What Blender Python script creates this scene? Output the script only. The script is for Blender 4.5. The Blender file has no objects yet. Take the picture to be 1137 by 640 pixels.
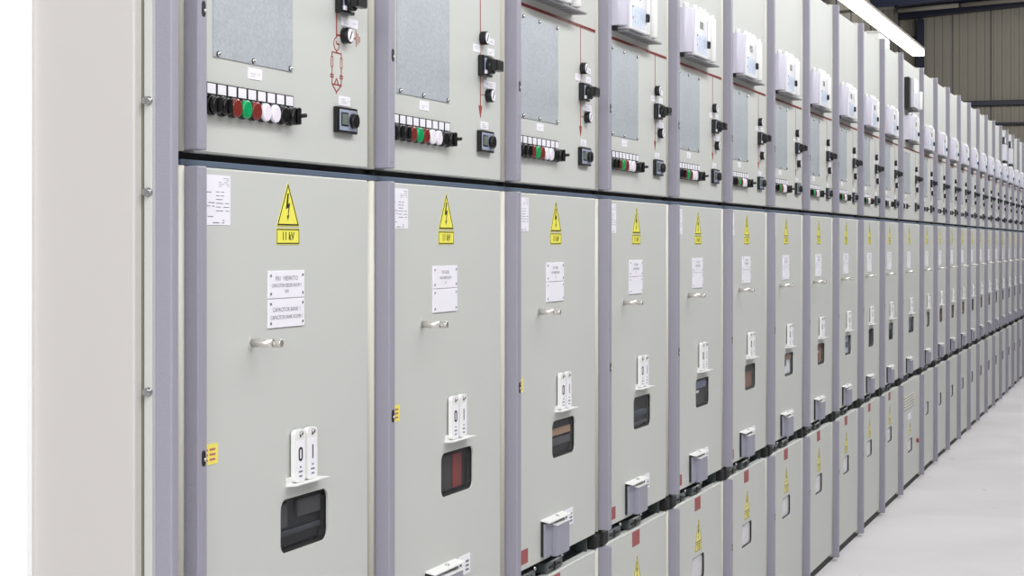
import bpy, bmesh, math, random
from mathutils import Vector, Matrix
random.seed(4)
S = bpy.context.scene
COL = S.collection

# ------------------------------------------------------------------ materials
def srgb(r, g, b):
    def f(c):
        c /= 255.0
        return c / 12.92 if c <= 0.04045 else ((c + 0.055) / 1.055) ** 2.4
    return (f(r), f(g), f(b), 1.0)

def mat(name, rgb, rough=0.5, metal=0.0, bump=0.0, bscale=600.0, var=0.0, vscale=3.0, spec=0.5, coat=0.0):
    m = bpy.data.materials.new(name)
    m.use_nodes = True
    nt = m.node_tree
    b = nt.nodes['Principled BSDF']
    b.inputs['Base Color'].default_value = srgb(*rgb)
    b.inputs['Roughness'].default_value = rough
    b.inputs['Metallic'].default_value = metal
    b.inputs['Specular IOR Level'].default_value = spec
    if coat:
        b.inputs['Coat Weight'].default_value = coat
    tc = nt.nodes.new('ShaderNodeTexCoord')
    if bump:
        n = nt.nodes.new('ShaderNodeTexNoise')
        n.inputs['Scale'].default_value = bscale
        n.inputs['Detail'].default_value = 2
        bp = nt.nodes.new('ShaderNodeBump')
        bp.inputs['Strength'].default_value = bump
        bp.inputs['Distance'].default_value = 0.001
        nt.links.new(tc.outputs['Object'], n.inputs['Vector'])
        nt.links.new(n.outputs['Fac'], bp.inputs['Height'])
        nt.links.new(bp.outputs['Normal'], b.inputs['Normal'])
    if var:
        n = nt.nodes.new('ShaderNodeTexNoise')
        n.inputs['Scale'].default_value = vscale
        n.inputs['Detail'].default_value = 5
        rp = nt.nodes.new('ShaderNodeMapRange')
        rp.inputs['From Min'].default_value = 0.3
        rp.inputs['From Max'].default_value = 0.7
        rp.inputs['To Min'].default_value = 1 - var
        rp.inputs['To Max'].default_value = 1 + var
        mx = nt.nodes.new('ShaderNodeMix')
        mx.data_type = 'RGBA'
        mx.blend_type = 'MULTIPLY'
        mx.inputs['Factor'].default_value = 1
        mx.inputs['A'].default_value = srgb(*rgb)
        nt.links.new(tc.outputs['Object'], n.inputs['Vector'])
        nt.links.new(n.outputs['Fac'], rp.inputs['Value'])
        nt.links.new(rp.outputs['Result'], mx.inputs['B'])
        nt.links.new(mx.outputs['Result'], b.inputs['Base Color'])
    return m

def emit(name, rgb, strength):
    m = bpy.data.materials.new(name)
    m.use_nodes = True
    nt = m.node_tree
    b = nt.nodes['Principled BSDF']
    b.inputs['Base Color'].default_value = srgb(*rgb)
    b.inputs['Emission Color'].default_value = srgb(*rgb)
    b.inputs['Emission Strength'].default_value = strength
    return m

M = {}
M['paint'] = mat('pebble_grey_paint', (194, 196, 192), 0.5, bump=0.05, bscale=900, spec=0.3)
M['cream'] = mat('cream_trim_paint', (200, 198, 187), 0.45, bump=0.04, bscale=900)
M['panel'] = mat('end_panel_paint', (196, 192, 189), 0.5, bump=0.05, bscale=700)
M['profile'] = mat('lavender_grey_coating', (150, 148, 161), 0.5, bump=0.55, bscale=420)
M['flap'] = mat('lavender_grey_smooth', (146, 146, 160), 0.45)
M['rail'] = mat('blue_grey_rail', (88, 102, 122), 0.4)
M['dark'] = mat('dark_gap', (22, 23, 25), 0.6)
M['darkmetal'] = mat('dark_metal', (70, 72, 74), 0.4, metal=0.6)
M['latchgrey'] = mat('latch_grey', (70, 78, 78), 0.4)
M['olive_shade'] = mat('shaded_recess_olive', (126, 125, 106), 0.5)  # shade of the end panel's recess put into the colour
M['groove'] = mat('groove_shade_grey', (96, 95, 90), 0.6)  # darkened to imitate the shade between door edge and trim
M['ventgrey'] = mat('vent_grey', (142, 142, 144), 0.5)
M['zinc'] = None
M['black'] = mat('black_plastic', (14, 14, 16), 0.28)
M['blackmat'] = mat('black_rubber', (12, 12, 13), 0.6)
M['green'] = mat('green_lens', (0, 150, 88), 0.25)
M['red'] = mat('red_brown_lens', (118, 40, 34), 0.25)
M['white_lens'] = mat('white_lens', (232, 226, 236), 0.25)
M['white'] = mat('white_label', (236, 234, 242), 0.45)
M['whiteplastic'] = mat('white_plastic', (232, 232, 230), 0.35)
M['relay'] = mat('relay_housing_grey', (222, 222, 228), 0.3)
M['relaycover'] = mat('relay_cover_grey', (205, 202, 216), 0.25)
M['keypad'] = mat('pale_blue_keypad', (198, 209, 226), 0.35)
M['lcd'] = mat('lcd_grey', (112, 120, 112), 0.2)
M['meterface'] = mat('meter_face', (150, 158, 178), 0.35)
M['yellow'] = mat('warning_yellow', (236, 230, 92), 0.4)
M['yellowpale'] = mat('sticker_yellow', (240, 224, 104), 0.45)
M['yellowfade'] = mat('faded_yellow', (228, 218, 118), 0.45)
M['ink'] = mat('black_ink', (18, 18, 18), 0.5)
M['greyink'] = mat('grey_ink', (112, 112, 122), 0.5)
M['mimic'] = mat('red_mimic_paint', (150, 62, 54), 0.45)
M['mimicdark'] = mat('dark_red_band', (104, 34, 34), 0.35)
M['mimicedge'] = mat('light_red_edge', (205, 130, 122), 0.4)
M['redlabel'] = mat('brick_red_sticker', (148, 66, 68), 0.5)
M['redline'] = mat('brick_red_lines', (184, 110, 108), 0.5)
M['steel'] = mat('brushed_steel', (218, 215, 210), 0.36, metal=0.85)
M['bolt'] = mat('zinc_bolt', (200, 200, 200), 0.25, metal=1.0)
M['plinth'] = mat('black_plinth', (14, 14, 14), 0.6)
M['wallwhite'] = mat('white_wall_paint', (250, 250, 250), 0.7, bump=0.03, bscale=60)
M['navy'] = mat('navy_steel', (38, 46, 74), 0.5)
M['girt'] = mat('blue_grey_girt', (66, 72, 88), 0.5)
M['roof'] = mat('roof_deck', (52, 52, 56), 0.7)
M['clad'] = mat('beige_cladding', (174, 170, 160), 0.55, var=0.03, vscale=0.6)
M['pipe'] = mat('pale_pipe', (200, 196, 188), 0.4)
M['lampbody'] = mat('lamp_body', (190, 184, 178), 0.4)
M['lamp'] = emit('lamp_diffuser', (255, 253, 248), 9.0)
M['hinge'] = mat('small_hinge_grey', (176, 178, 186), 0.4)
M['sealgrey'] = mat('pane_reflection_grey', (196, 194, 200), 0.2)  # pale tone imitates the floor reflected in the lower panes

def zinc_mat():
    m = mat('spangled_zinc', (178, 186, 194), 0.45, metal=0.4)
    nt = m.node_tree
    b = nt.nodes['Principled BSDF']
    tc = nt.nodes.new('ShaderNodeTexCoord')
    v = nt.nodes.new('ShaderNodeTexVoronoi')
    v.inputs['Scale'].default_value = 260
    n = nt.nodes.new('ShaderNodeTexNoise')
    n.inputs['Scale'].default_value = 14
    n.inputs['Detail'].default_value = 6
    mx = nt.nodes.new('ShaderNodeMix'); mx.data_type = 'RGBA'
    mx.inputs['Factor'].default_value = 0.5
    nt.links.new(tc.outputs['Object'], v.inputs['Vector'])
    nt.links.new(tc.outputs['Object'], n.inputs['Vector'])
    nt.links.new(v.outputs['Color'], mx.inputs['A'])
    nt.links.new(n.outputs['Color'], mx.inputs['B'])
    cr = nt.nodes.new('ShaderNodeValToRGB')
    cr.color_ramp.elements[0].position = 0.3
    cr.color_ramp.elements[0].color = srgb(180, 187, 194)
    cr.color_ramp.elements[1].position = 0.7
    cr.color_ramp.elements[1].color = srgb(196, 203, 209)
    nt.links.new(mx.outputs['Result'], cr.inputs['Fac'])
    nt.links.new(cr.outputs['Color'], b.inputs['Base Color'])
    return m
M['zinc'] = zinc_mat()

def glass_mat():
    m = bpy.data.materials.new('tinted_window_glass')
    m.use_nodes = True
    nt = m.node_tree
    nt.nodes.remove(nt.nodes['Principled BSDF'])
    out = nt.nodes['Material Output']
    tr = nt.nodes.new('ShaderNodeBsdfTransparent')
    tr.inputs['Color'].default_value = (0.96, 0.97, 0.98, 1)
    gl = nt.nodes.new('ShaderNodeBsdfGlossy')
    gl.inputs['Roughness'].default_value = 0.02
    fr = nt.nodes.new('ShaderNodeFresnel'); fr.inputs['IOR'].default_value = 1.17
    mx = nt.nodes.new('ShaderNodeMixShader')
    ge = nt.nodes.new('ShaderNodeNewGeometry')
    iv = nt.nodes.new('ShaderNodeMath'); iv.operation = 'SUBTRACT'; iv.inputs[0].default_value = 1
    mu = nt.nodes.new('ShaderNodeMath'); mu.operation = 'MULTIPLY'
    nt.links.new(ge.outputs['Backfacing'], iv.inputs[1])
    nt.links.new(fr.outputs['Fac'], mu.inputs[0]); nt.links.new(iv.outputs[0], mu.inputs[1])
    nt.links.new(mu.outputs[0], mx.inputs['Fac'])
    nt.links.new(tr.outputs['BSDF'], mx.inputs[1])
    nt.links.new(gl.outputs['BSDF'], mx.inputs[2])
    nt.links.new(mx.outputs['Shader'], out.inputs['Surface'])
    return m
M['glass'] = glass_mat()

def floor_mat():
    m = mat('pale_resin_floor', (203, 200, 205), 0.55, spec=0.2)
    nt = m.node_tree
    b = nt.nodes['Principled BSDF']
    tc = nt.nodes.new('ShaderNodeTexCoord')
    def noise(sc, det, dist=0.0):
        n = nt.nodes.new('ShaderNodeTexNoise')
        n.inputs['Scale'].default_value = sc
        n.inputs['Detail'].default_value = det
        n.inputs['Distortion'].default_value = dist
        nt.links.new(tc.outputs['Object'], n.inputs['Vector'])
        return n
    a = noise(1.3, 6, 0.4)
    r1 = nt.nodes.new('ShaderNodeValToRGB')
    r1.color_ramp.elements[0].position = 0.3; r1.color_ramp.elements[0].color = srgb(206, 203, 205)
    r1.color_ramp.elements[1].position = 0.7; r1.color_ramp.elements[1].color = srgb(222, 219, 221)
    nt.links.new(a.outputs['Fac'], r1.inputs['Fac'])
    s = noise(9, 3)
    r2 = nt.nodes.new('ShaderNodeValToRGB')
    r2.color_ramp.elements[0].position = 0.22; r2.color_ramp.elements[0].color = (0.55, 0.53, 0.53, 1)
    r2.color_ramp.elements[1].position = 0.3; r2.color_ramp.elements[1].color = (1, 1, 1, 1)
    nt.links.new(s.outputs['Fac'], r2.inputs['Fac'])
    mx = nt.nodes.new('ShaderNodeMix'); mx.data_type = 'RGBA'; mx.blend_type = 'MULTIPLY'
    mx.inputs['Factor'].default_value = 1
    nt.links.new(r1.outputs['Color'], mx.inputs['A'])
    nt.links.new(r2.outputs['Color'], mx.inputs['B'])
    nt.links.new(mx.outputs['Result'], b.inputs['Base Color'])
    return m
M['floor'] = floor_mat()

# ------------------------------------------------------------------ mesh builder
def text_geo(body, size, bold=False):
    cu = bpy.data.curves.new('t', 'FONT')
    cu.body = body; cu.size = size; cu.align_x = 'CENTER'; cu.align_y = 'CENTER'
    cu.resolution_u = 2
    if bold:
        cu.offset = size * 0.02
    ob = bpy.data.objects.new('t', cu)
    COL.objects.link(ob)
    dg = bpy.context.evaluated_depsgraph_get()
    me = bpy.data.meshes.new_from_object(ob.evaluated_get(dg))
    vs = [tuple(v.co) for v in me.vertices]
    fs = [tuple(p.vertices) for p in me.polygons]
    bpy.data.objects.remove(ob); bpy.data.curves.remove(cu); bpy.data.meshes.remove(me)
    return vs, fs

class MB:
    """collects shapes (metres; x towards the aisle, y along the row, z up) and links them as ONE mesh object"""
    def __init__(s):
        s.bm = bmesh.new(); s.mats = []
    def mi(s, m):
        if m not in s.mats: s.mats.append(m)
        return s.mats.index(m)
    def _take(s, b2, m, smooth=False, mtx=None):
        i = s.mi(m)
        if mtx is not None: bmesh.ops.transform(b2, matrix=mtx, verts=b2.verts)
        bmesh.ops.recalc_face_normals(b2, faces=b2.faces)
        mp = {}
        for v in b2.verts: mp[v] = s.bm.verts.new(v.co)
        for f in b2.faces:
            try: g = s.bm.faces.new([mp[v] for v in f.verts])
            except ValueError: continue
            g.material_index = i; g.smooth = smooth or f.smooth
        b2.free()
    def box(s, x0, x1, y0, y1, z0, z1, m, bev=0.0, seg=1, mtx=None):
        b = bmesh.new()
        bmesh.ops.create_cube(b, size=1)
        for v in b.verts:
            v.co = Vector(((x0 + x1) / 2 + v.co.x * (x1 - x0), (y0 + y1) / 2 + v.co.y * (y1 - y0), (z0 + z1) / 2 + v.co.z * (z1 - z0)))
        if bev: bmesh.ops.bevel(b, geom=b.edges[:], offset=bev, segments=seg, profile=0.5, affect='EDGES')
        s._take(b, m, False, mtx); return s
    def cyl(s, p0, p1, r0, m, r1=None, n=20, bev=0.0, ry=1.0):
        p0 = Vector(p0); p1 = Vector(p1); d = p1 - p0
        b = bmesh.new()
        bmesh.ops.create_cone(b, cap_ends=True, segments=n, radius1=r0, radius2=r0 if r1 is None else r1, depth=d.length)
        for f in b.faces: f.smooth = len(f.verts) == 4
        if bev:
            es = [e for e in b.edges if any(len(f.verts) > 4 for f in e.link_faces)]
            bmesh.ops.bevel(b, geom=es, offset=bev, segments=2, profile=0.5, affect='EDGES')
        rot = d.to_track_quat('Z', 'Y').to_matrix().to_4x4()
        s._take(b, m, False, Matrix.Translation((p0 + p1) / 2) @ rot); return s
    def ball(s, c, r, m, sx=1.0):
        b = bmesh.new()
        bmesh.ops.create_uvsphere(b, u_segments=12, v_segments=8, radius=r)
        for f in b.faces: f.smooth = True
        s._take(b, m, True, Matrix.Translation(c) @ Matrix.Diagonal((sx, 1, 1, 1))); return s
    def prism(s, pts, x0, x1, m):
        """polygon of (y,z) points thickened along x"""
        b = bmesh.new()
        v = [b.verts.new((x1, y, z)) for y, z in pts]
        w = [b.verts.new((x0, y, z)) for y, z in pts]
        b.faces.new(v); b.faces.new(w[::-1])
        for i in range(len(pts)):
            j = (i + 1) % len(pts)
            b.faces.new((v[i], w[i], w[j], v[j]))
        s._take(b, m); return s
    def sweep_y(s, pts, y0, y1, m):
        """polygon of (x,z) points swept along y"""
        b = bmesh.new()
        v = [b.verts.new((x, y0, z)) for x, z in pts]
        w = [b.verts.new((x, y1, z)) for x, z in pts]
        b.faces.new(v); b.faces.new(w[::-1])
        for i in range(len(pts)):
            j = (i + 1) % len(pts)
            b.faces.new((v[i], w[i], w[j], v[j]))
        s._take(b, m); return s
    def sweep_z(s, pts, z0, z1, m, smooth=False):
        """polygon of (x,y) points swept along z"""
        b = bmesh.new()
        v = [b.verts.new((x, y, z0)) for x, y in pts]
        w = [b.verts.new((x, y, z1)) for x, y in pts]
        b.faces.new(v); b.faces.new(w[::-1])
        for i in range(len(pts)):
            j = (i + 1) % len(pts)
            f = b.faces.new((v[i], w[i], w[j], v[j])); f.smooth = smooth
        s._take(b, m); return s
    def plate(s, y0, y1, z0, z1, x0, x1, m, hole=None, bev=0.0, holemat=None):
        """door leaf with bevelled front edge and optional rounded window hole"""
        b = bmesh.new()
        def loop(pts, x): return [b.verts.new((x, y, z)) for y, z in pts]
        out0 = [(y0, z0), (y1, z0), (y1, z1), (y0, z1)]
        inn = [(y0 + bev, z0 + bev), (y1 - bev, z0 + bev), (y1 - bev, z1 - bev), (y0 + bev, z1 - bev)]
        A = loop(out0, x0); B = loop(out0, x1 - bev); Cc = loop(inn, x1)
        def band(p, q):
            for i in range(len(p)):
                j = (i + 1) % len(p)
                b.faces.new((p[i], p[j], q[j], q[i]))
        band(A, B)
        if bev: band(B, Cc)
        def close(lp): return [b.edges.get((lp[i], lp[(i + 1) % len(lp)])) or b.edges.new((lp[i], lp[(i + 1) % len(lp)])) for i in range(len(lp))]
        if hole:
            H1 = loop(hole, x1); H0 = loop(hole, x0)
            band(H1, H0)
            for a, h in ((Cc, H1), (A, H0)):
                bmesh.ops.triangle_fill(b, use_beauty=True, edges=close(a) + close(h))
        else:
            b.faces.new(Cc); b.faces.new(A[::-1])
        s._take(b, m); return s
    def text(s, body, size, y, z, x, m, sy=1.0, bold=False, slant=0.0):
        vs, fs = text_geo(body, size, bold)
        i = s.mi(m)
        V = [s.bm.verts.new((x, y + a * sy, z + c)) for a, c, _ in vs]
        for f in fs:
            try: g = s.bm.faces.new([V[k] for k in f])
            except ValueError: continue
            g.material_index = i
            g.normal_update()
            if g.normal.x < 0: g.normal_flip()
        return s
    def build(s, name, parent=None, loc=None, label=None):
        me = bpy.data.meshes.new(name)
        s.bm.to_mesh(me); s.bm.free()
        for m in s.mats: me.materials.append(M[m])
        o = bpy.data.objects.new(name, me)
        COL.objects.link(o)
        if parent is not None: o.parent = parent
        if loc: o.location = loc
        if label: o['label'] = label
        return o

def rrect(y0, y1, z0, z1, r, n=6):
    pts = []
    for cy, cz, a0 in ((y1 - r, z0 + r, -90), (y1 - r, z1 - r, 0), (y0 + r, z1 - r, 90), (y0 + r, z0 + r, 180)):
        for k in range(n + 1):
            a = math.radians(a0 + 90 * k / n)
            pts.append((cy + r * math.cos(a), cz + r * math.sin(a)))
    return pts

def thing(name, label, cat, loc=(0, 0, 0), group=None):
    o = bpy.data.objects.new(name, None)
    COL.objects.link(o)
    o.location = loc; o.empty_display_size = 0.1
    o['label'] = label; o['category'] = cat
    if group: o['group'] = group
    return o
def tag(o, label, cat, group=None):
    o['label'] = label; o['category'] = cat
    if group: o['group'] = group
    return o
def struct(o):
    o['kind'] = 'structure'; return o

def copy_tree(o, parent=None):
    c = o.copy(); COL.objects.link(c)
    if parent is not None: c.parent = parent
    for ch in list(o.children): copy_tree(ch, c)
    return c

# ------------------------------------------------------------------ switchgear cubicle
TOP, UD0, MD1, MD0, LD1, LD0 = 2.2400, 1.4125, 1.3927, 0.6040, 0.5665, 0.0352

def ring(mb, outer, inner, x0, x1, m):
    b = bmesh.new()
    n = len(outer)
    a = [[b.verts.new((x, y, z)) for y, z in p] for p, x in ((outer, x0), (outer, x1), (inner, x1), (inner, x0))]
    for k in range(4):
        p, q = a[k], a[(k + 1) % 4]
        for i in range(n):
            j = (i + 1) % n
            b.faces.new((p[i], p[j], q[j], q[i]))
    mb._take(b, m)

def warning_sign(y0, y1, zt0, zt1, zk0, zk1, x, parent, txt, pale=False):
    mb = MB(); ym = (y0 + y1) / 2
    Yl = 'yellowfade' if pale else 'yellow'
    mb.box(x, x + .0006, y0, y1, zk0, zk1, Yl)
    mb.prism([(y0, zt0), (y1, zt0), (ym, zt1)], x, x + .0006, Yl)
    # black border of the triangle and of the voltage plate
    def tri(i):
        h = zt1 - zt0; w = y1 - y0
        return [(y0 + i * 1.7, zt0 + i), (y1 - i * 1.7, zt0 + i), (ym, zt1 - i * 2.1)]
    ring(mb, tri(.0012), tri(.0036), x + .0006, x + .0008, 'ink')
    rc = lambda i: [(y0 + i, zk0 + i), (y1 - i, zk0 + i), (y1 - i, zk1 - i), (y0 + i, zk1 - i)]
    ring(mb, rc(.001), rc(.0026), x + .0006, x + .0008, 'ink')
    # lightning arrow
    h = zt1 - zt0; w = y1 - y0
    q = lambda a, c: (ym + a * w, zt0 + c * h)
    mb.prism([q(-.03, .74), q(.03, .74), q(-.005, .50), q(.085, .53), q(.0, .20), q(-.02, .20), q(.015, .42), q(-.10, .385)], x + .0006, x + .0008, 'ink')
    mb.prism([q(-.05, .24), q(.045, .26), q(-.01, .12)], x + .0006, x + .0008, 'ink')
    if txt: mb.text(txt, .0175, ym, (zk0 + zk1) / 2, x + .0008, 'ink', 1.0, True)
    return mb.build('warning_sign', parent)

def paper_lines(mb, y0, y1, z0, z1, x, rows, seed=1, m='greyink', th=.0008):
    rnd = random.Random(seed)
    for k in range(rows):
        z = z1 - (k + .5) * (z1 - z0) / rows
        y = y0
        while y < y1 - .004:
            l = rnd.uniform(.006, .022)
            if rnd.random() < .62:
                mb.box(x, x + .0002, y, min(y + l, y1), z - th, z + th, m)
            y += l + rnd.uniform(.003, .008)

def make_cubicle(W, first=False, wide=False, far=False):
    root = bpy.data.objects.new('switchgear_cubicle', None)
    COL.objects.link(root); root.empty_display_size = 0.2
    DR = W - .045            # right edge of the doors
    k = (DR - .03) / (.605 - .03)
    Y = lambda y: .03 + (y - .03) * k if wide else y
    # --- carcass
    b = MB()
    b.box(-1.2, -.16, .002, W - .002, .035, 2.235, 'paint')
    b.box(-.16, -.024, .002, .012, .035, 2.235, 'paint')
    b.box(-.16, -.056, W - .012, W - .002, .035, 2.235, 'paint')
    b.box(-.16, -.024, .012, W - .012, 2.225, 2.235, 'paint')
    b.box(-.16, -.1, .012, W - .012, .035, .06, 'paint')
    b.build('cabinet_body', root)
    b = MB()
    b.box(-.055, -.044, W - .06, W - .001, .02, 2.235, 'groove')
    b.build('mullion', root)
    b = MB()
    b.box(-1.15, -.012, .0, W, 0, .033, 'plinth')
    b.build('plinth', root)
    b = MB()
    b.box(-.04, -.006, 0, W - .004, MD1 + .001, MD1 + .0095, 'rail', .001)
    b.box(-.04, -.02, 0, W - .004, MD1 + .0095, UD0 + .01, 'dark')  # dark strip painted in for the shadow above the rail
    b.box(-.04, -.008, W - .004, W, MD1, UD0 - .001, 'blackmat')
    b.build('gap_rail', root)
    # --- grey hinge profiles with lock holes, cream trims
    for z0, z1, hz in ((UD0 + .002, 2.2567, 1.6075), (MD0 + .002, MD1, .9925), (.014, LD1 - .001, .36)):
        p = MB()
        p.box(-.022, .02, .0, .0245, z0, z1, 'profile', .0022, 2)
        p.cyl((.0195, .0115, z0 + .012), (.0207, .0115, z0 + .012), .0025, 'profile', n=10)
        p = p.build('hinge_profile', root)
        l = MB()
        hole = rrect(.009, .0195, hz - .011, hz + .011, .005)
        l.prism(hole, .0196, .0203, 'ink')
        l.ball((.0204, .0175, hz - .002), .0024, 'steel', .5)
        l.build('lock_hole', p)
    for z0, z1 in ((UD0, 2.255), (MD0 + .001, MD1), (.02, LD1)):
        t = MB()
        pts = [(-.045, W - .0285), (-.045, W - .0015)]
        for a in range(9):
            an = math.pi * a / 8
            pts.append((-.024 + .022 * math.sin(an), W - .015 + .0135 * math.cos(an)))
        t.sweep_z(pts, z0, z1, 'cream', True)
        t.build('edge_trim', root)
    # --- instrument door
    d = MB()
    d.plate(.026, DR, UD0, TOP, -.02, 0, 'paint', None, .0025)
    door = d.build('instrument_door', root)
    h = MB(); h.box(0, .004, .03, .045, 2.185, 2.215, 'hinge', .001)
    h.build('hinge_pad', door)
    zz0, zz1 = 1.549, 1.7655
    zp = MB(); zp.box(0, .0015, Y(.075), Y(.3225), zz0, zz1, 'zinc', .0004)
    zp.build('cover_plate', door, label='galvanised steel cover plate')
    for zc in (zz0 + .0045, zz1 - .0055):
        for yc in (.088, .193, .3126):
            sc = MB()
            sc.cyl((.0015, Y(yc), zc), (.0028, Y(yc), zc), .0042, 'blackmat', n=12)
            sc.ball((.0028, Y(yc), zc), .0036, 'bolt', .8)
            sc.build('screw', door)
    def lab(y0, y1, z0, z1, nm='name_label', rows=3, seed=1, par=door):
        m = MB(); m.box(0, .0008, Y(y0), Y(y0) + (y1 - y0), z0, z1, 'white')
        paper_lines(m, Y(y0) + .008, Y(y0) + (y1 - y0) - .006, z0 + .003, z1 - .003, .0008, rows, seed, 'greyink', .00025)
        return m.build(nm, par)
    lab(.179, .223, 1.527, 1.5436, seed=2)
    # mimic diagram
    mi = MB(); ly = Y(.489)
    if not first:
        mi.box(0, .0010, .028, DR - .002, 1.7822, 1.7880, 'mimicdark')
        mi.box(0, .0011, .028, DR - .002, 1.7815, 1.7822, 'mimicedge')
        mi.box(0, .0011, .028, DR - .002, 1.7880, 1.7887, 'mimicedge')
        mi.box(0, .0006, ly - .0016, ly + .0016, 1.553, 1.7822, 'mimic')
        mi.prism([(ly - .010, 1.556), (ly + .010, 1.556), (ly, 1.5325)], 0, .0008, 'mimic')
        mi.box(0, .0006, ly, ly + .03, 1.5775, 1.5788, 'mimic')
        for j, hh in enumerate((.009, .006, .003)):
            mi.box(0, .0006, ly + .062 + j * .006, ly + .064 + j * .006, 1.578 - hh, 1.578 + hh, 'mimic')
        mi.build('mimic_line', door, label='red painted mimic line')
    else:
        ly = .4815
        th = .0011
        def seg(y0, z0, y1, z1, w=.0018):
            d_ = Vector((y1 - y0, z1 - z0)); n_ = Vector((-d_.y, d_.x)).normalized() * w * .6
            mi.prism([(y0 + n_.x, z0 + n_.y), (y1 + n_.x, z1 + n_.y), (y1 - n_.x, z1 - n_.y), (y0 - n_.x, z0 - n_.y)], 0, .0006, 'mimic')
        def poly(pts, w=.0014):
            for p, q in zip(pts, pts[1:]): seg(p[0], p[1], q[0], q[1], w)
        mi.box(0, .0010, .028, DR - .002, 1.8272, 1.8330, 'mimicdark')
        seg(ly, 1.8272, ly, 1.620, .003)
        seg(ly, 1.6235, ly + .03, 1.6235, .0022)
        arc = [(ly + .010 * math.sin(a), 1.6085 + .0105 * math.cos(a)) for a in [math.radians(t) for t in range(0, -271, -22)]]
        poly(arc); seg(ly, 1.609, ly + .0105, 1.609); seg(ly, 1.609, ly, 1.6135); seg(ly, 1.597, ly, 1.5935)
        seg(ly - .017, 1.5945, ly + .018, 1.5945, .0016)
        for sy in (-.017, .018):
            seg(ly + sy, 1.5945, ly + sy, 1.587)
            poly([(ly + sy - .0035, 1.587), (ly + sy + .0035, 1.587), (ly + sy + .0035, 1.571), (ly + sy - .0035, 1.571), (ly + sy - .0035, 1.587)], .0011)
            seg(ly + sy, 1.571, ly + sy, 1.558)
            seg(ly + sy - .006, 1.558, ly + sy + .006, 1.558)
            seg(ly + sy - .006, 1.5545, ly + sy + .006, 1.5545)
            seg(ly + sy, 1.5545, ly + sy, 1.543)
            seg(ly + sy, 1.543, ly, 1.531)
        seg(ly - .017, 1.543, ly + .018, 1.543)
        seg(ly, 1.553, ly - .008, 1.543); seg(ly, 1.553, ly + .008, 1.543)
        seg(ly, 1.531, ly, 1.528)
        for j, hh in enumerate((.013, .009, .005)):
            mi.box(0, .0006, .556 + j * .007, .558 + j * .007, 1.6248 - hh, 1.6248 + hh, 'mimic')
        seg(.54, 1.6248, .556, 1.6248)
        mi.build('mimic_line', door, label='red painted capacitor diagram')
    dz = .0452 if first else 0.0
    ly = Y(.489)
    def indicator(yc, zc):
        g = MB()
        g.cyl((0, yc, zc), (.013, yc, zc), .0135, 'black', n=22, bev=.0015)
        g = g.build('position_indicator', root)
        f = MB()
        f.cyl((.013, yc, zc), (.0136, yc, zc), .0108, 'white', n=20)
        f.box(.0136, .0141, yc - .0013, yc + .0013, zc - .008, zc + .008, 'ink', mtx=Matrix.Translation((0, yc, zc)) @ Matrix.Rotation(math.radians(-32), 4, 'X') @ Matrix.Translation((0, -yc, -zc)))
        f.build('dial_face', g)
    if first:
        indicator(.508, 1.6248)
        lab(.5002, .5633, 1.6407, 1.6556, seed=5)
    else:
        indicator(ly + .006, 1.6885)
        indicator(ly + .038, 1.5785)
        lab(.5152, .5665, 1.681, 1.6933, seed=6); lab(.4507, .4876, 1.6587, 1.6742, seed=7)
        lab(.5279, .5665, 1.6593, 1.6733, seed=8); lab(.5102, .5743, 1.5935, 1.608, seed=9)
    lab(.4900, .5330, 1.5105, 1.5262, seed=10)
    # discrepancy switch
    s0 = MB(); yc = ly + .012; zc = 1.634 + dz
    s0.box(0, .012, yc - .026, yc + .026, zc - .0205, zc + .0205, 'black', .0015)
    s0.box(.012, .0126, yc - .02, yc + .02, zc - .015, zc + .015, 'meterface')
    s0.cyl((.012, yc, zc), (.024, yc, zc), .0165, 'black', n=24, bev=.002)
    sw = s0.build('discrepancy_switch', root)
    s1 = MB()
    s1.box(.024, .038, yc - .019, yc + .019, zc - .011, zc + .011, 'black', .002)
    s1.build('switch_handle', sw)
    for a, c in ((-.016, -.0125), (.010, .0125), (.012, -.0125)):
        s1 = MB()
        s1.box(.0126, .0155, yc + a - .004, yc + a + .004, zc + c - .0035, zc + c + .0035, 'white')
        s1.build('marker', sw)
    # meter
    m0 = MB(); y0 = Y(.469)
    m0.box(0, .009, y0, y0 + .075, 1.4655, 1.5075, 'black', .0012)
    mt = m0.build('panel_meter', root)
    f = MB(); f.box(.009, .0094, y0 + .005, y0 + .070, 1.4695, 1.5035, 'meterface'); f.build('meter_face', mt)
    f = MB(); f.box(.0094, .0104, y0 + .011, y0 + .037, 1.477, 1.4985, 'black'); f.box(.0104, .0106, y0 + .013, y0 + .035, 1.479, 1.4965, 'lcd'); f.build('display', mt)
    f = MB(); f.cyl((.0094, y0 + .053, 1.4865), (.018, y0 + .053, 1.4865), .0125, 'black', n=18, bev=.0015); f.build('knob', mt)
    # row of push buttons, lamps and selectors, each under its label holder
    kinds = ['sel', 'sel', 'red', 'green', 'red', 'white_lens', 'white_lens', 'blk', 'lever']
    if far or wide: kinds = ['sel', 'white_lens', 'white_lens', 'lever']
    y = .0664
    if far or wide: y = .0664 + .0302 * 1
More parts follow.
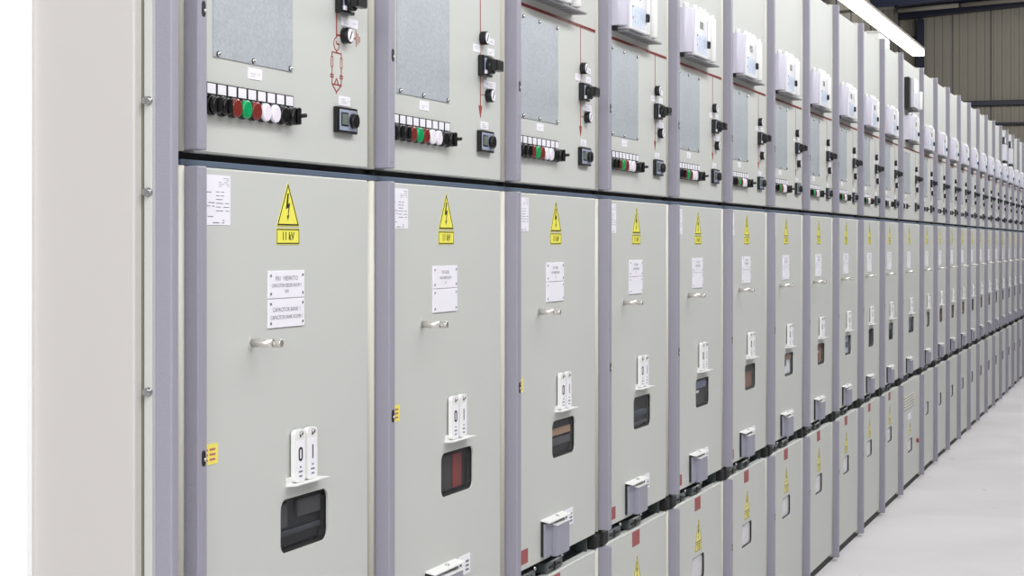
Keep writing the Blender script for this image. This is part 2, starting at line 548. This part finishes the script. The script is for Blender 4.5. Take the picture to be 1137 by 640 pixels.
    for n_, kd in enumerate(kinds):
        zc = 1.4800
        hlab = MB()
        hlab.box(0, .003, y - .0148, y + .0148, 1.4945, 1.5122, 'blackmat', .0006)
        hlab.box(.003, .0034, y - .0118, y + .0118, 1.4965, 1.5105, 'white')
        hlab.build('label_holder', root)
        q = MB()
        q.cyl((0, y, zc), (.006, y, zc), .0145, 'black', n=24, bev=.001)
        if kd in ('red', 'green', 'white_lens'):
            o = q.build('indicator_lamp' if kd != 'green' else 'push_button', root)
            l = MB()
            l.cyl((.006, y, zc), (.0135, y, zc), .0135, kd, n=24, bev=.0025)
            if kd == 'green': l.cyl((.0135, y, zc), (.0142, y, zc), .0095, kd, n=20)
            l.build('lens' if kd != 'green' else 'button_cap', o, label={'red': 'dark red lens', 'green': 'green button cap', 'white_lens': 'white lens'}[kd])
        else:
            o = q.build('selector_switch', root)
            l = MB()
            if kd == 'lever':
                l.cyl((.006, y, zc), (.017, y, zc), .0135, 'black', n=24, bev=.002)
                l.box(.017, .022, y - .004, y + .004, zc - .013, zc + .013, 'black', .0015)
                l.cyl((.017, y, zc), (.032, y, zc + .001), .0032, 'black', n=12, bev=.001)
            elif kd == 'blk':
                l.cyl((.006, y, zc), (.013, y, zc), .013, 'black', n=24, bev=.002)
            else:
                l.cyl((.006, y, zc), (.015, y, zc), .0125, 'black', n=24, bev=.002)
                l.box(.015, .019, y - .0035, y + .0035, zc - .011, zc + .011, 'black', .001)
            l.build('knob', o)
        y += .0302
    # --- protection relay
    def relay(yo, z0, z1, tall=False):
        r_ = MB()
        ya, yb = yo + .11, yo + .255
        r_.box(0, .043, ya, yb, z0, z1, 'relay', .003, 2)
        r = r_.build('protection_relay', root)
        c = MB()
        c.cyl((.021, yo + .083, z0 + .004), (.021, yo + .083, z1 - .003), .021, 'relaycover', n=24, bev=.003)
        c.box(0, .021, yo + .062, yo + .104, z0 + .004, z1 - .003, 'relaycover')
        c.box(.004, .014, yo + .07, yo + .095, z0 - .006, z0 + .004, 'blackmat')
        c.build('relay_cover', r)
        c = MB(); c.box(.043, .0438, ya + .050, ya + .085, z0 + .078, z0 + .098, 'lcd'); c.build('display', r)
        c = MB()
        c.box(.043, .0436, ya + .012, yb - .014, z0 + .010, z0 + .060, 'keypad')
        for j in range(3):
            for i in range(3):
                c.box(.0436, .0445, ya + .035 + i * .026, ya + .05 + i * .026, z0 + .018 + j * .013, z0 + .026 + j * .013, 'keypad', .0003)
        c.box(.0436, .0442, ya + .013, ya + .019, z0 + .054, z0 + .058, 'ink')
        c.box(.0436, .0442, ya + .013, ya + .019, z0 + .026, z0 + .032, 'redline')
        c.build('keypad', r)
        c = MB(); c.box(.043, .052, yb - .013, yb - .003, z0 + .03, z0 + .05, 'black', .002); c.box(.043, .05, yb - .012, yb - .004, z0 + .05, z1 - .02, 'whiteplastic', .002); c.build('latch', r)
        for yy in (yo + .315, yo + .385):
            c = MB()
            c.cyl((.022, yy, z0 + .006), (.022, yy, z1 + .001), .0125, 'whiteplastic', n=18, bev=.003)
            c.box(0, .022, yy + .010, yy + .018, z0, z1, 'relaycover')
            c.build('support_tube', r)
        c = MB()
        c.box(0, .036, yo + .110, yo + .425, z0 - .006, z0 - .001, 'ventgrey', .001)
        for j in range(9): c.box(.006, .030, yo + .13 + j * .031, yo + .142 + j * .031, z0 - .0064, z0 - .0058, 'darkmetal')
        c.build('vent_plate', r)
        for yy, xx in ((yo + .083, .021), (yo + .145, .03), (yo + .20, .03), (yo + .245, .03), (yo + .315, .022), (yo + .385, .022)):
            c = MB(); c.cyl((xx, yy, z1 - .002), (xx, yy, z1 + .012), .008, 'whiteplastic', n=14, bev=.002); c.build('terminal_cap', r)
    if wide:
        relay(.16, 1.823, 1.955)
        # a tall dark-sided unit above it
        t = MB(); t.box(0, .026, .20, .42, 1.99, 2.15, 'black', .003)
        t = t.build('tall_relay', root)
        c = MB(); c.box(.026, .045, .25, .42, 1.995, 2.148, 'relay', .002); c.build('front_cover', t)
        c = MB(); c.cyl((.05, .44, 1.995), (.05, .44, 2.09), .014, 'whiteplastic', n=16, bev=.003); c.box(0, .05, .435, .445, 2.0, 2.085, 'relaycover'); c.build('support_tube', t)
        c = MB(); c.box(.045, .0458, .28, .36, 2.005, 2.07, 'keypad'); c.build('keypad', t)
        c = MB(); c.box(0, .045, .20, .46, 1.984, 1.990, 'darkmetal'); c.build('vent_plate', t)
    else:
        relay(0, 1.808, 1.938)
    # --- breaker door with inspection window
    win = rrect(.284, .4495, .8155, .8975, .0165)
    if wide: win = [(Y(a), c) for a, c in win]
    d = MB(); d.plate(.026, DR, MD0, MD1, -.02, 0, 'paint', win, .0025)
    door = d.build('breaker_door', root)
    g = MB()
    wi = rrect(.2865, .447, .818, .895, .015)
    if wide: wi = [(Y(a), c) for a, c in wi]
    ring(g, [(a, c) for a, c in win], wi, -.0195, -.003, 'blackmat')
    g.build('window_gasket', door)
    g = MB(); g.prism(wi, -.006, -.0045, 'glass'); g.build('window_pane', door)
    warning_sign(Y(.2695), Y(.2695) + .0766, 1.3127, 1.3806, 1.2851, 1.3097, 0.0002, door, '11 kV')
    p = MB(); p.box(0, .0006, .034, .126, 1.3125, 1.383, 'white')
    paper_lines(p, .036, .080, 1.322, 1.366, .0006, 9, 3, th=.0005)
    paper_lines(p, .084, .122, 1.330, 1.362, .0006, 6, 4, th=.0005)
    paper_lines(p, .092, .122, 1.366, 1.380, .0006, 5, 14, th=.0003)
    paper_lines(p, .036, .108, 1.314, 1.321, .0006, 2, 15, th=.0006)
    p.build('rating_label', door)
    np = [(1.2042, 1.2455, True), (1.1600, 1.2030, False)]
    for z0, z1, up in np:
        p = MB(); ya, yb = Y(.2405), Y(.2405) + .1205
        p.box(0, .0022, ya, yb, z0, z1, 'white', .0004)
        for yy in (ya + .007, yb - .007):
            for zz in (z0 + .007, z1 - .007):
                p.cyl((.0022, yy, zz), (.003, yy, zz), .0022, 'bolt', n=10)
        ymid = (ya + yb) / 2
        if first and up:
            p.text('F01  VIEW/TO', .0098, ymid, z1 - .012, .0024, 'greyink', 1.25)
            p.text('CAPACITOR FEEDER ROOM 1', .0078, ymid, z1 - .0225, .0024, 'greyink', .98)
            p.text('1001', .0078, ymid, z1 - .0315, .0024, 'greyink', 1.0)
        elif first:
            p.text('CAPACITOR BANK 1', .0092, ymid, z1 - .0165, .0024, 'greyink', 1.1)
            p.text('CAPACITOR BANK ROOM 1', .0088, ymid, z1 - .028, .0024, 'greyink', .98)
        elif up:
            p.text('F2 SUB2', .0085, ymid, z1 - .012, .0024, 'greyink', 1.2)
            p.text('INCOMER FROM', .0075, ymid, z1 - .0225, .0024, 'greyink', 1.0)
            p.text('12', .0075, ymid, z1 - .0315, .0024, 'greyink', 1.0)
        p.build('nameplate', door)
    hz = 1.1412; hy = Y(.190)
    h = MB()
    h.cyl((0, hy, hz), (.036, hy, hz), .0063, 'steel', n=18)
    h.cyl((.036, hy, hz - .001), (.042, hy, hz - .001), .0042, 'steel', n=14)
    h.cyl((.041, hy, hz), (.050, hy, hz), .0066, 'steel', n=18, bev=.001)
    h.cyl((0, hy, hz), (.0012, hy, hz), .010, 'paint', n=18)
    h.build('door_handle', door)
    p = MB(); p.box(0, .0006, .045, .0892, .977, 1.0059, 'yellowpale')
    for j, zz in enumerate((.998, .991, .984)):
        for yy in (.052, .0655, .0735): p.box(.0006, .0008, yy, yy + .0085, zz - .0015, zz + .0015, 'redline')
    p.build('caution_sticker', door)
    if not far:
        p = MB(); p.box(0, .0006, .060, .1215, .6175, .6473, 'redlabel')
        for j in range(5): p.box(.0006, .0008, .062, .1195, .6205 + j * .0055, .6212 + j * .0055, 'redline')
        p.build('red_sticker', door)
    # position tags on their little shelf
    t = MB(); ya = Y(.3025)
    t.sweep_y([(0, .9160), (.021, .9185), (.022, .9205), (0, .9200)], ya - .002, ya + .112, 'whiteplastic')
    t.box(0, .004, ya, ya + .100, .916, .930, 'whiteplastic')
    tg = t.build('tag_shelf', root)
    for a, ch in ((ya + .0105, 'O'), (ya + .0525, 'I')):
        t = MB()
        t.prism(rrect(a, a + .035, .921, 1.0015, .008, 4), .003, .0105, 'whiteplastic')
        t.box(.0105, .0108, a + .005, a + .030, .924, .984, 'white')
        t.cyl((.0105, a + .0175, .992), (.0109, a + .0175, .992), .0026, 'ink', n=10)
        t.cyl((.0105, a + .0175, .9955), (.0140, a + .0175, .9955), .0032, 'bolt', n=10)
        if ch == 'O':
            ring(t, rrect(a + .0105, a + .0245, .953, .9745, .006), rrect(a + .0145, a + .0205, .9565, .971, .0025), .0108, .0111, 'ink')
        else:
            t.box(.0108, .0111, a + .0160, a + .0192, .953, .9745, 'ink')
        for zz, ww in ((.944, .006), (.937, .013), (.930, .010)):
            t.box(.0108, .011, a + .0175 - ww / 2, a + .0175 + ww / 2, zz - .0013, zz + .0013, 'greyink')
        t.build('position_tag', tg, label='white tag reading %s' % ch)
    # interlock box with hinged lid
    ya = Y(.2)
    t = MB()
    t.box(0, .006, ya + .006, ya + .155, .614, .690, 'dark')
    bx = t.build('interlock_box', root)
    l = MB(); l.sweep_y([(0, .6935), (.021, .6895), (.021, .687), (0, .691)], ya + .005, ya + .155, 'whiteplastic')
    l.cyl((.010, ya + .09, .6915), (.010, ya + .09, .6945), .004, 'bolt', n=10)
    l.build('lid', bx, label='pale grey lid')
    l = MB(); l.box(.005, .010, ya + .007, ya + .096, .6125, .6845, 'flap', .001); l.build('flap', bx)
    l = MB()
    l.box(0, .020, ya + .058, ya + .146, .608, .6745, 'flap', .0012)
    l.build('flap', bx)
    l = MB(); l.prism([(ya + .058, .675), (ya + .146, .675), (ya + .146, .678), (ya + .058, .680)], .002, .021, 'whiteplastic'); l.build('flap_top', bx)  # flap's top made white: light from above put into its colour
    l = MB(); l.box(0, .0015, ya + .170, ya + .230, .655, .692, 'white'); l.cyl((.0015, ya + .18, .679), (.0019, ya + .18, .679), .006, 'ink', n=14)
    for j in range(3): l.box(.0015, .0018, ya + .205, ya + .222, .661 + j * .008, .665 + j * .008, 'greyink')
    l.build('tag_plate', bx)
    # latch hardware in the gap under the breaker door
    g = MB()
    g.box(-.05, -.040, .0, W, LD1 - .012, MD0 + .01, 'darkmetal')
    g.box(-.04, -.004, .03, DR, LD1 - .012, LD1 - .003, 'latchgrey')
    g.box(-.04, -.012, DR - .03, DR - .026, LD1, MD0, 'latchgrey')
    g.build('gap_channel', root)
    for ya_ in (.075, .262):
        g = MB()
        g.box(-.038, -.006, ya_, ya_ + .115, LD1 + .001, LD1 + .024, 'latchgrey', .003)
        g.box(-.006, -.004, ya_ + .02, ya_ + .095, LD1 + .010, LD1 + .014, 'blackmat')
        g.box(-.006, -.004, ya_ + .052, ya_ + .06, LD1 + .003, LD1 + .021, 'blackmat')
        g.ball((-.008, ya_ + .112, LD1 + .026), .0045, 'bolt')
        g.build('latch_block', root)
    g = MB(); g.box(-.038, .0, DR + .002, W - .001, LD1 + .001, MD0 - .002, 'blackmat', .004)
    g.build('end_block', root)
    g = MB(); g.box(-.038, .004, .0, .05, LD1 + .001, MD0 - .001, 'blackmat', .004); g.build('end_block', root)
    # --- cable door
    wz0, wz1 = (.186, .256) if wide else (.3187, .3910)
    wl = rrect(.2355, .387, wz0, wz1, .015)
    if wide: wl = rrect(.34, .52, wz0, wz1, .015)
    d = MB(); d.plate(.026, DR, LD0, LD1, -.02, 0, 'paint', wl, .0025)
    door = d.build('cable_door', root)
    inn = [(a + (.0025 if a < .31 else -.0025), c + (.002 if c < .35 else -.002)) for a, c in wl]
    if wide: inn = rrect(.344, .516, wz0 + .003, wz1 - .003, .012)
    g = MB(); ring(g, wl, inn, -.02, -.0012, 'blackmat'); g.build('window_gasket', door)
    g = MB(); g.prism(inn, -.010, -.0055, 'sealgrey'); g.build('window_pane', door)
    if not far:
        if wide:
            g = MB()
            for j in range(5):
                for i in range(7):
                    g.sweep_y([(0, .425 + j * .015), (.005, .427 + j * .015), (0, .434 + j * .015)], .19 + i * .06, .238 + i * .06, 'cream')
                    g.box(0, .0006, .19 + i * .06, .238 + i * .06, .4225 + j * .015, .4265 + j * .015, 'ink')
            g.build('vent_louvre', door, label='rows of pressed louvres')
            g = MB(); g.box(0, .0008, .34, .46, .3613, .394, 'white'); g.build('name_label', door)
            g = MB(); g.cyl((0, .70, .22), (.012, .70, .22), .012, 'redlabel', n=18, bev=.002); g.build('red_knob', door)
            warning_sign(.38, .455, .30, .345, .28, .298, .0002, door, None, True)
        else:
            g = MB(); g.box(0, .0006, .2715, .3385, .5226, .5598, 'redlabel')
            for j in range(7): g.box(.0006, .0008, .2735, .3365, .5262 + j * .005, .5268 + j * .005, 'redline')
            g.build('red_sticker', door)
            warning_sign(.2745, .3515, .4290, .4985, .4050, .4265, .0002, door, '11 kV', True)
    return root

# interiors and painted reflections in the inspection windows: (base colour, [(y0,y1,z0,z1,colour)...])
def colmat(rgb):
    key = 'inside_%d_%d_%d' % rgb
    if key not in M: M[key] = mat(key, rgb, .5)
    return key
DK = (13, 13, 17)
INSIDE = {
 0: (DK, [(.24, .31, .852, .91, (70, 67, 69)), (.345, .46, .862, .91, (62, 59, 62)), (.24, .46, .838, .846, (44, 46, 54))]),  # grey shapes imitate reflections on the dark pane
 1: (DK, [(.350, .396, .80, .91, (124, 42, 38)), (.24, .345, .80, .91, (44, 40, 41))]),
 2: (DK, [(.24, .46, .862, .877, (168, 132, 106)), (.27, .46, .84, .856, (70, 70, 74))]),
 3: (DK, [(.27, .46, .845, .86, (44, 50, 66)), (.27, .46, .82, .832, (60, 64, 74))]),
 4: (DK, [(.27, .46, .868, .89, (120, 126, 150)), (.27, .34, .855, .862, (220, 220, 224))]),
 5: ((112, 80, 62), [(.27, .46, .872, .91, (34, 34, 40))]),
 6: ((226, 226, 238), [(.27, .46, .872, .91, (168, 142, 108)), (.27, .34, .85, .872, (30, 34, 60))]),
 7: ((128, 90, 70), [(.27, .36, .86, .87, (220, 200, 188))]),
 8: ((190, 196, 214), [(.27, .46, .845, .868, (96, 104, 124))]),
 9: ((92, 96, 112), [(.27, .34, .85, .88, (170, 176, 190)), (.38, .46, .80, .91, (48, 52, 62))]),
 10: ((52, 56, 74), [(.27, .46, .865, .91, (150, 158, 184))]),
 11: ((84, 90, 104), [(.27, .36, .83, .91, (150, 156, 170))]),
 12: ((226, 228, 238), []),
 13: ((132, 40, 36), []),
 14: ((150, 112, 80), [(.27, .46, .80, .84, (130, 50, 40))]),
 15: ((170, 140, 96), []),
 16: ((66, 54, 44), []),
 17: ((214, 214, 216), []),
 18: ((150, 128, 96), []),
 19: ((140, 66, 56), []),
 20: ((74, 72, 78), []),
 21: ((70, 68, 76), []),
 22: ((60, 60, 66), []),
 23: ((90, 88, 92), []),
 24: ((90, 88, 92), []),
}
def interior(root, i, W):
    base, parts = INSIDE[i]
    if i > 4: base = tuple(min(245, int(c * 1.2)) for c in base)
    k = (W - .045 - .03) / .575 if i == 11 else 1.0
    Y = lambda y: .03 + (y - .03) * k
    ya, yb, za, zb = .2905, .4430, .8215, .8915
    mb = MB()
    mb.prism([(Y(a), c) for a, c in rrect(ya, yb, za, zb, .011)], -.10, -.0125, colmat(base))
    for y0, y1, z0, z1, c in parts:
        y0, y1 = max(y0 + .014, ya + .003), min(y1 + .014, yb - .003)
        z0, z1 = max(z0, za + .003), min(z1, zb - .003)
        mb.box(-.0125, -.0085, Y(y0), Y(y1), z0, z1, colmat(c), .0006)
    mb.build('breaker_unit', root, label='equipment and painted reflections in the inspection window')

PITCH, WIDE = .65, .85
G = 'switchgear cubicles in the long row'
LAB = [
 'pale grey switchgear cubicle nearest the camera, beside the end panel, with branched red capacitor diagram',
 'second switchgear cubicle from the end panel, dark red upright bar inside its black window',
 'third switchgear cubicle from the end panel, tan band across its black window',
 'fourth switchgear cubicle from the end panel, with blue-black window',
 'fifth switchgear cubicle from the end panel, small white tab and pale band in dark window',
 'sixth switchgear cubicle from the end panel, brown window with black top',
 'seventh switchgear cubicle from the end panel, white window with tan top',
 'eighth switchgear cubicle from the end panel, brown window with a pale mark',
 'ninth switchgear cubicle from the end panel, pale blue window with grey band',
 'tenth switchgear cubicle from the end panel, two before the wide louvred one, grey window',
 'eleventh switchgear cubicle from the end panel, just before the wide louvred one',
 'wide switchgear cubicle with louvred lower door and dark relay near its top, twelfth along',
 'first switchgear cubicle beyond the wide louvred one, with white window',
 'second switchgear cubicle beyond the wide louvred one, with red window',
 'third switchgear cubicle beyond the wide louvred one, tan window with red foot',
 'fourth switchgear cubicle beyond the wide louvred one, with plain tan window',
 'fifth switchgear cubicle beyond the wide louvred one, with dark brown window',
 'sixth switchgear cubicle beyond the wide louvred one, with pale grey window',
 'seventh switchgear cubicle beyond the wide louvred one, small and distant, tan window',
 'eighth switchgear cubicle beyond the wide louvred one, distant, red-brown window',
 'distant switchgear cubicle with a second white relay near its top, nearer of the two',
 'distant switchgear cubicle with a second white relay near its top, farther of the two',
 'third last switchgear cubicle at the far right end of the row',
 'second last switchgear cubicle at the far right end of the row',
 'last switchgear cubicle in view at the far right end of the row',
]
proto = {'first': make_cubicle(PITCH, first=True), 'std': make_cubicle(PITCH), 'wide': make_cubicle(WIDE, wide=True), 'far': make_cubicle(PITCH, far=True)}
used = set()
y = 0.0
for i in range(25):
    kd = 'first' if i == 0 else 'std' if i < 11 else 'wide' if i == 11 else 'far'
    if kd in used: r = copy_tree(proto[kd])
    else: r = proto[kd]
    if kd not in used and kd in ('std', 'far'):
        # keep the prototype clean for copying: place it after its copies are made
        pass
    used.add(kd)
    r.location = (0, y, 0)
    tag(r, LAB[i], 'electrical cabinet', G)
    r['_i'] = i
    y += WIDE if i == 11 else PITCH
roots = sorted([o for o in COL.objects if o.parent is None and '_i' in o.keys()], key=lambda o: o['_i'])
for r in roots:
    i = r['_i']
    interior(r, i, WIDE if i == 11 else PITCH)
    if i in (20, 21):
        t = MB(); t.box(0, .04, .15, .30, 1.975, 2.11, 'relay', .003)
        t = t.build('upper_relay', r)
        c = MB(); c.box(0, .036, .14, .36, 1.963, 1.973, 'blackmat'); c.build('vent_plate', t)
        c = MB(); c.box(0, .03, .15, .28, 2.115, 2.17, 'darkmetal', .003); c.box(.03, .034, .16, .22, 2.12, 2.165, 'white'); c.build('terminal_cap', t)
        c = MB(); c.box(.04, .0406, .17, .28, 1.985, 2.03, 'keypad'); c.build('keypad', t)
    del r['_i']
ROW_END = y

# ------------------------------------------------------------------ end panel, with its corner post, at the near end of the row
ep = thing('end_panel', 'plain pale grey end panel with bolted edge and lavender-grey corner post', 'cabinet panel', (0, -.09, 0))
b = MB()
b.box(-1.2, -.0068, -.030, -.010, .03, 2.24, 'panel', .003, 3)
b.build('side_sheet', ep)
b = MB()
b.box(-1.2, -.004, -.010, .0, .03, 2.24, 'olive_shade')
b.build('recess_strip', ep)
b = MB()
b.box(-.0057, .0072, -.010, .03, .03, 2.24, 'paint', .0008)
b.build('flange', ep)
b = MB()
b.box(-.004, .0322, -.001, .0175, .012, 2.256, 'profile', .003, 2)
b.build('corner_post', ep)
b = MB()
b.box(-.05, -.012, .018, .0885, .03, 2.24, 'dark')
b.build('post_back', ep)
pts = [(-.022, .068), (-.022, .0885)]
for a in range(9):
    an = math.pi * a / 8
    pts.append((-.006 + .009 * math.sin(an), .0783 + .0102 * math.cos(an)))
for za, zb in ((MD0, MD1), (UD0, 2.25), (.02, LD1)):
    b = MB(); b.sweep_z(pts, za, zb, 'cream', True); b.build('edge_trim', ep)
for bz in (1.4735, 1.3537, 1.0919):
    b = MB(); xx = .0025
    b.cyl((xx, -.010, bz), (xx, -.0125, bz), .0062, 'bolt', n=20)
    b.cyl((xx, -.0125, bz), (xx, -.0185, bz), .0054, 'bolt', n=6)
    b.build('hex_bolt', ep)

# ------------------------------------------------------------------ hall: floor, walls, roof, steelwork
FX0, FX1, FY0, FY1 = -3.56, 9.0, -9.0, 34.0
b = MB(); b.box(-6, FX1, FY0, FY1 + .2, -.2, 0, 'floor')
struct(b.build('floor'))

def cladding(name, p0, p1, z0, z1, pitch=.16, seam=.72, flip=False):
    """profiled wall sheet running from p0 to p1 in plan"""
    p0 = Vector(p0); p1 = Vector(p1); d = (p1 - p0); L = d.length; d.normalize()
    n = Vector((d.y, -d.x)) * (1 if not flip else -1)
    pts = []; t = 0.0; kk = 0
    while t < L:
        for f, o in ((0, 0), (.40, 0), (.48, -.012), (.92, -.012)):
            pts.append(p0 + d * min(t + f * pitch, L) + n * o)
        t += pitch
    pts.append(p1.copy())
    back = [p1 - n * .1, p0 - n * .1]
    mb = MB(); mb.sweep_z([(p.x, p.y) for p in pts + back], z0, z1, 'clad')
    t = seam * .37
    while t < L:
        q = p0 + d * t + n * .002
        a = q - d * .008; c = q + d * .008
        mb.sweep_z([(a.x, a.y), (c.x, c.y), (c.x - n.x * .02, c.y - n.y * .02), (a.x - n.x * .02, a.y - n.y * .02)], z0, z1, 'girt')
        t += seam
    return struct(mb.build(name))
cladding('wall_far', (FX0, FY1), (FX1, FY1), 0, 8.0)
cladding('wall_back', (FX0, 1.0), (FX0, FY1), 0, 8.0, pitch=.3)
cladding('wall_right', (FX1, FY1), (FX1, FY0), 0, 8.0, pitch=.3)
b = MB(); b.box(-5.0, -.1620, -.133, -.121, 0, 4.2, 'wallwhite')
struct(b.build('wall_left'))

def roofz(x): return 6.16 + .069 * (x + 3.46)
b = MB()
x0, x1 = FX0 - .3, FX1
b.sweep_y([(x0, roofz(x0)), (x1, roofz(x1)), (x1, roofz(x1) + .15), (x0, roofz(x0) + .15)], 2.0, FY1, 'roof')
struct(b.build('ceiling'))

def rafter(yc, drop, label, zoff=0.0):
    mb = MB()
    def bar(za, zb, h):
        x0, x1 = FX0, FX1
        mb.sweep_y([(x0, roofz(x0) + za), (x1, roofz(x1) + za), (x1, roofz(x1) + zb), (x0, roofz(x0) + zb)], yc - h, yc + h, 'navy')
    bar(-drop, -drop + .035, .12); bar(-drop, -.02, .012); bar(-.055, -.02, .12)
    o = mb.build('steel_rafter'); tag(o, label, 'beam', 'roof rafters'); return o
rafter(33.6, .512, 'navy steel roof rafter running along the top of the far wall')
rafter(30.0, .75, 'deep navy steel roof rafter crossing behind the strip light, nearer of the two')
b = MB()
b.box(-.06, .06, -.09, -.08, 0, 5.66, 'navy'); b.box(-.06, .06, .08, .09, 0, 5.66, 'navy'); b.box(-.006, .006, -.08, .08, 0, 5.66, 'navy')
tag(b.build('steel_column', loc=(-3.16, 33.78, 0)), 'navy steel column standing against the beige far wall', 'column')
def wall_rail(z, h, label, x0=FX0, x1=FX1, yb=.12):
    mb = MB(); mb.box(x0 + .05, x1 - .05, FY1 - yb, FY1 - .001, z, z + h, 'girt', .01)
    tag(mb.build('wall_rail'), label, 'rail', 'rails on the far wall')
wall_rail(3.95, .10, 'dark blue-grey horizontal rail across the far wall, upper and thicker one', -3.0)
wall_rail(3.575, .045, 'thin grey horizontal rail on the far wall, below the thick one', -3.0)
wall_rail(5.27, .07, 'short dark rail on the far wall left of the navy column', FX0, -3.17)
def pipe(pts, r, y, label):
    mb = MB()
    for (xa, za), (xb, zb) in pts: mb.cyl((xa, y, za), (xb, y, zb), r, 'pipe', n=14)
    for (xa, za), (xb, zb) in pts: mb.cyl((xb - .02, y, zb), (xb + .02, y, zb + .001), r * 1.25, 'girt', n=14)
    tag(mb.build('roof_pipe'), label, 'pipe', 'pipes under the roof')
zl = lambda x: 5.722 + .0484 * (x + 3.9)
pipe([((-3.5, zl(-3.5)), (-2.33, zl(-2.33))), ((-2.33, zl(-2.33)), (1.5, zl(1.5)))], .045, 33.0, 'thick pale pipe slung under the roof before the far wall')
zm = lambda x: 4.62 + .045 * (x + 3.03)
pipe([((-3.5, zm(-3.5)), (-2.3, zm(-2.3)))], .022, 24.0, 'thin pale pipe slung under the roof behind the strip light')

# strip light over the cubicles
sl = thing('strip_light', 'long white glowing strip light hung above the cubicle tops', 'lamp', (-.835, 8.4, 3.0))
b = MB(); b.prism([(-6.3, 0), (6.28, 0), (6.28, .05), (-6.3, .05)], -.05, .05, 'lamp'); b.build('diffuser', sl)
b = MB(); b.box(-.055, .055, -6.3, 6.3, .05, .075, 'lampbody', .004); b.build('housing', sl)
for yy in (-5.5, -2.5, .5):
    b = MB(); b.cyl((0, yy, .075), (0, yy, roofz(-.835) - 3.0), .006, 'lampbody', n=8); b.build('suspension_rod', sl)
b = MB(); b.box(-.12, .0, -.17, .17, 0, .075, 'whiteplastic', .006)
b.box(-.122, .002, -.175, .175, .075, .081, 'whiteplastic', .002)
tag(b.build('white_box', loc=(-.03, 6.86, 2.2352)), 'white box on top of the eleventh cubicle, just under the strip light', 'box')  # plain white box with a lid, purpose unknown

# ------------------------------------------------------------------ light
w = bpy.data.worlds.new('World'); S.world = w; w.use_nodes = True
w.node_tree.nodes['Background'].inputs['Color'].default_value = (0.97, 0.98, 1.0, 1)
w.node_tree.nodes['Background'].inputs['Strength'].default_value = 0.40
def area(name, loc, target, sx, sy, power, col=(1, 1, 1)):
    l = bpy.data.lights.new(name, 'AREA'); l.shape = 'RECTANGLE'; l.size = sx; l.size_y = sy; l.energy = power; l.color = col
    o = bpy.data.objects.new(name, l); COL.objects.link(o); o.location = loc
    o.rotation_euler = (Vector(target) - Vector(loc)).to_track_quat('-Z', 'Y').to_euler()
    return o
area('aisle_lamps', (1.35, 5.0, 3.15), (.35, 5.0, 1.45), 32, .35, 445)
area('hall_lamps', (5.0, 2.0, 5.4), (.6, 2.0, 1.0), 26, 2.0, 160)
area('fill_behind_camera', (2.2, -7.0, 3.2), (-.1, 0, 1.2), 5.0, 2.5, 228)  # added fill from behind the camera for faces turned to it
area('far_wall_fill', (1.0, 27.0, 5.3), (-1.6, 34, 2.6), 6.0, 1.0, 170, (1, .97, .92))  # unseen fill, added to brighten the far wall

# ------------------------------------------------------------------ camera
cam = bpy.data.cameras.new('Camera'); co = bpy.data.objects.new('Camera', cam); COL.objects.link(co)
F = 2020.0
cam.sensor_fit = 'HORIZONTAL'; cam.sensor_width = 36.0
cam.lens = 36.0 * F / 1137.0
cam.shift_y = -49.0 / 1137.0
th = math.atan((1290 - 568.5) / F)
co.location = (1.2533, -2.1857, 1.286)
co.rotation_euler = (math.radians(90), 0, th)
cam.clip_end = 200; cam.clip_start = .05
S.camera = co
S.view_settings.view_transform = 'Standard'
S.view_settings.look = 'None'
S.view_settings.gamma = 1.0
S.view_settings.use_curve_mapping = False
S.view_settings.exposure = 0.0
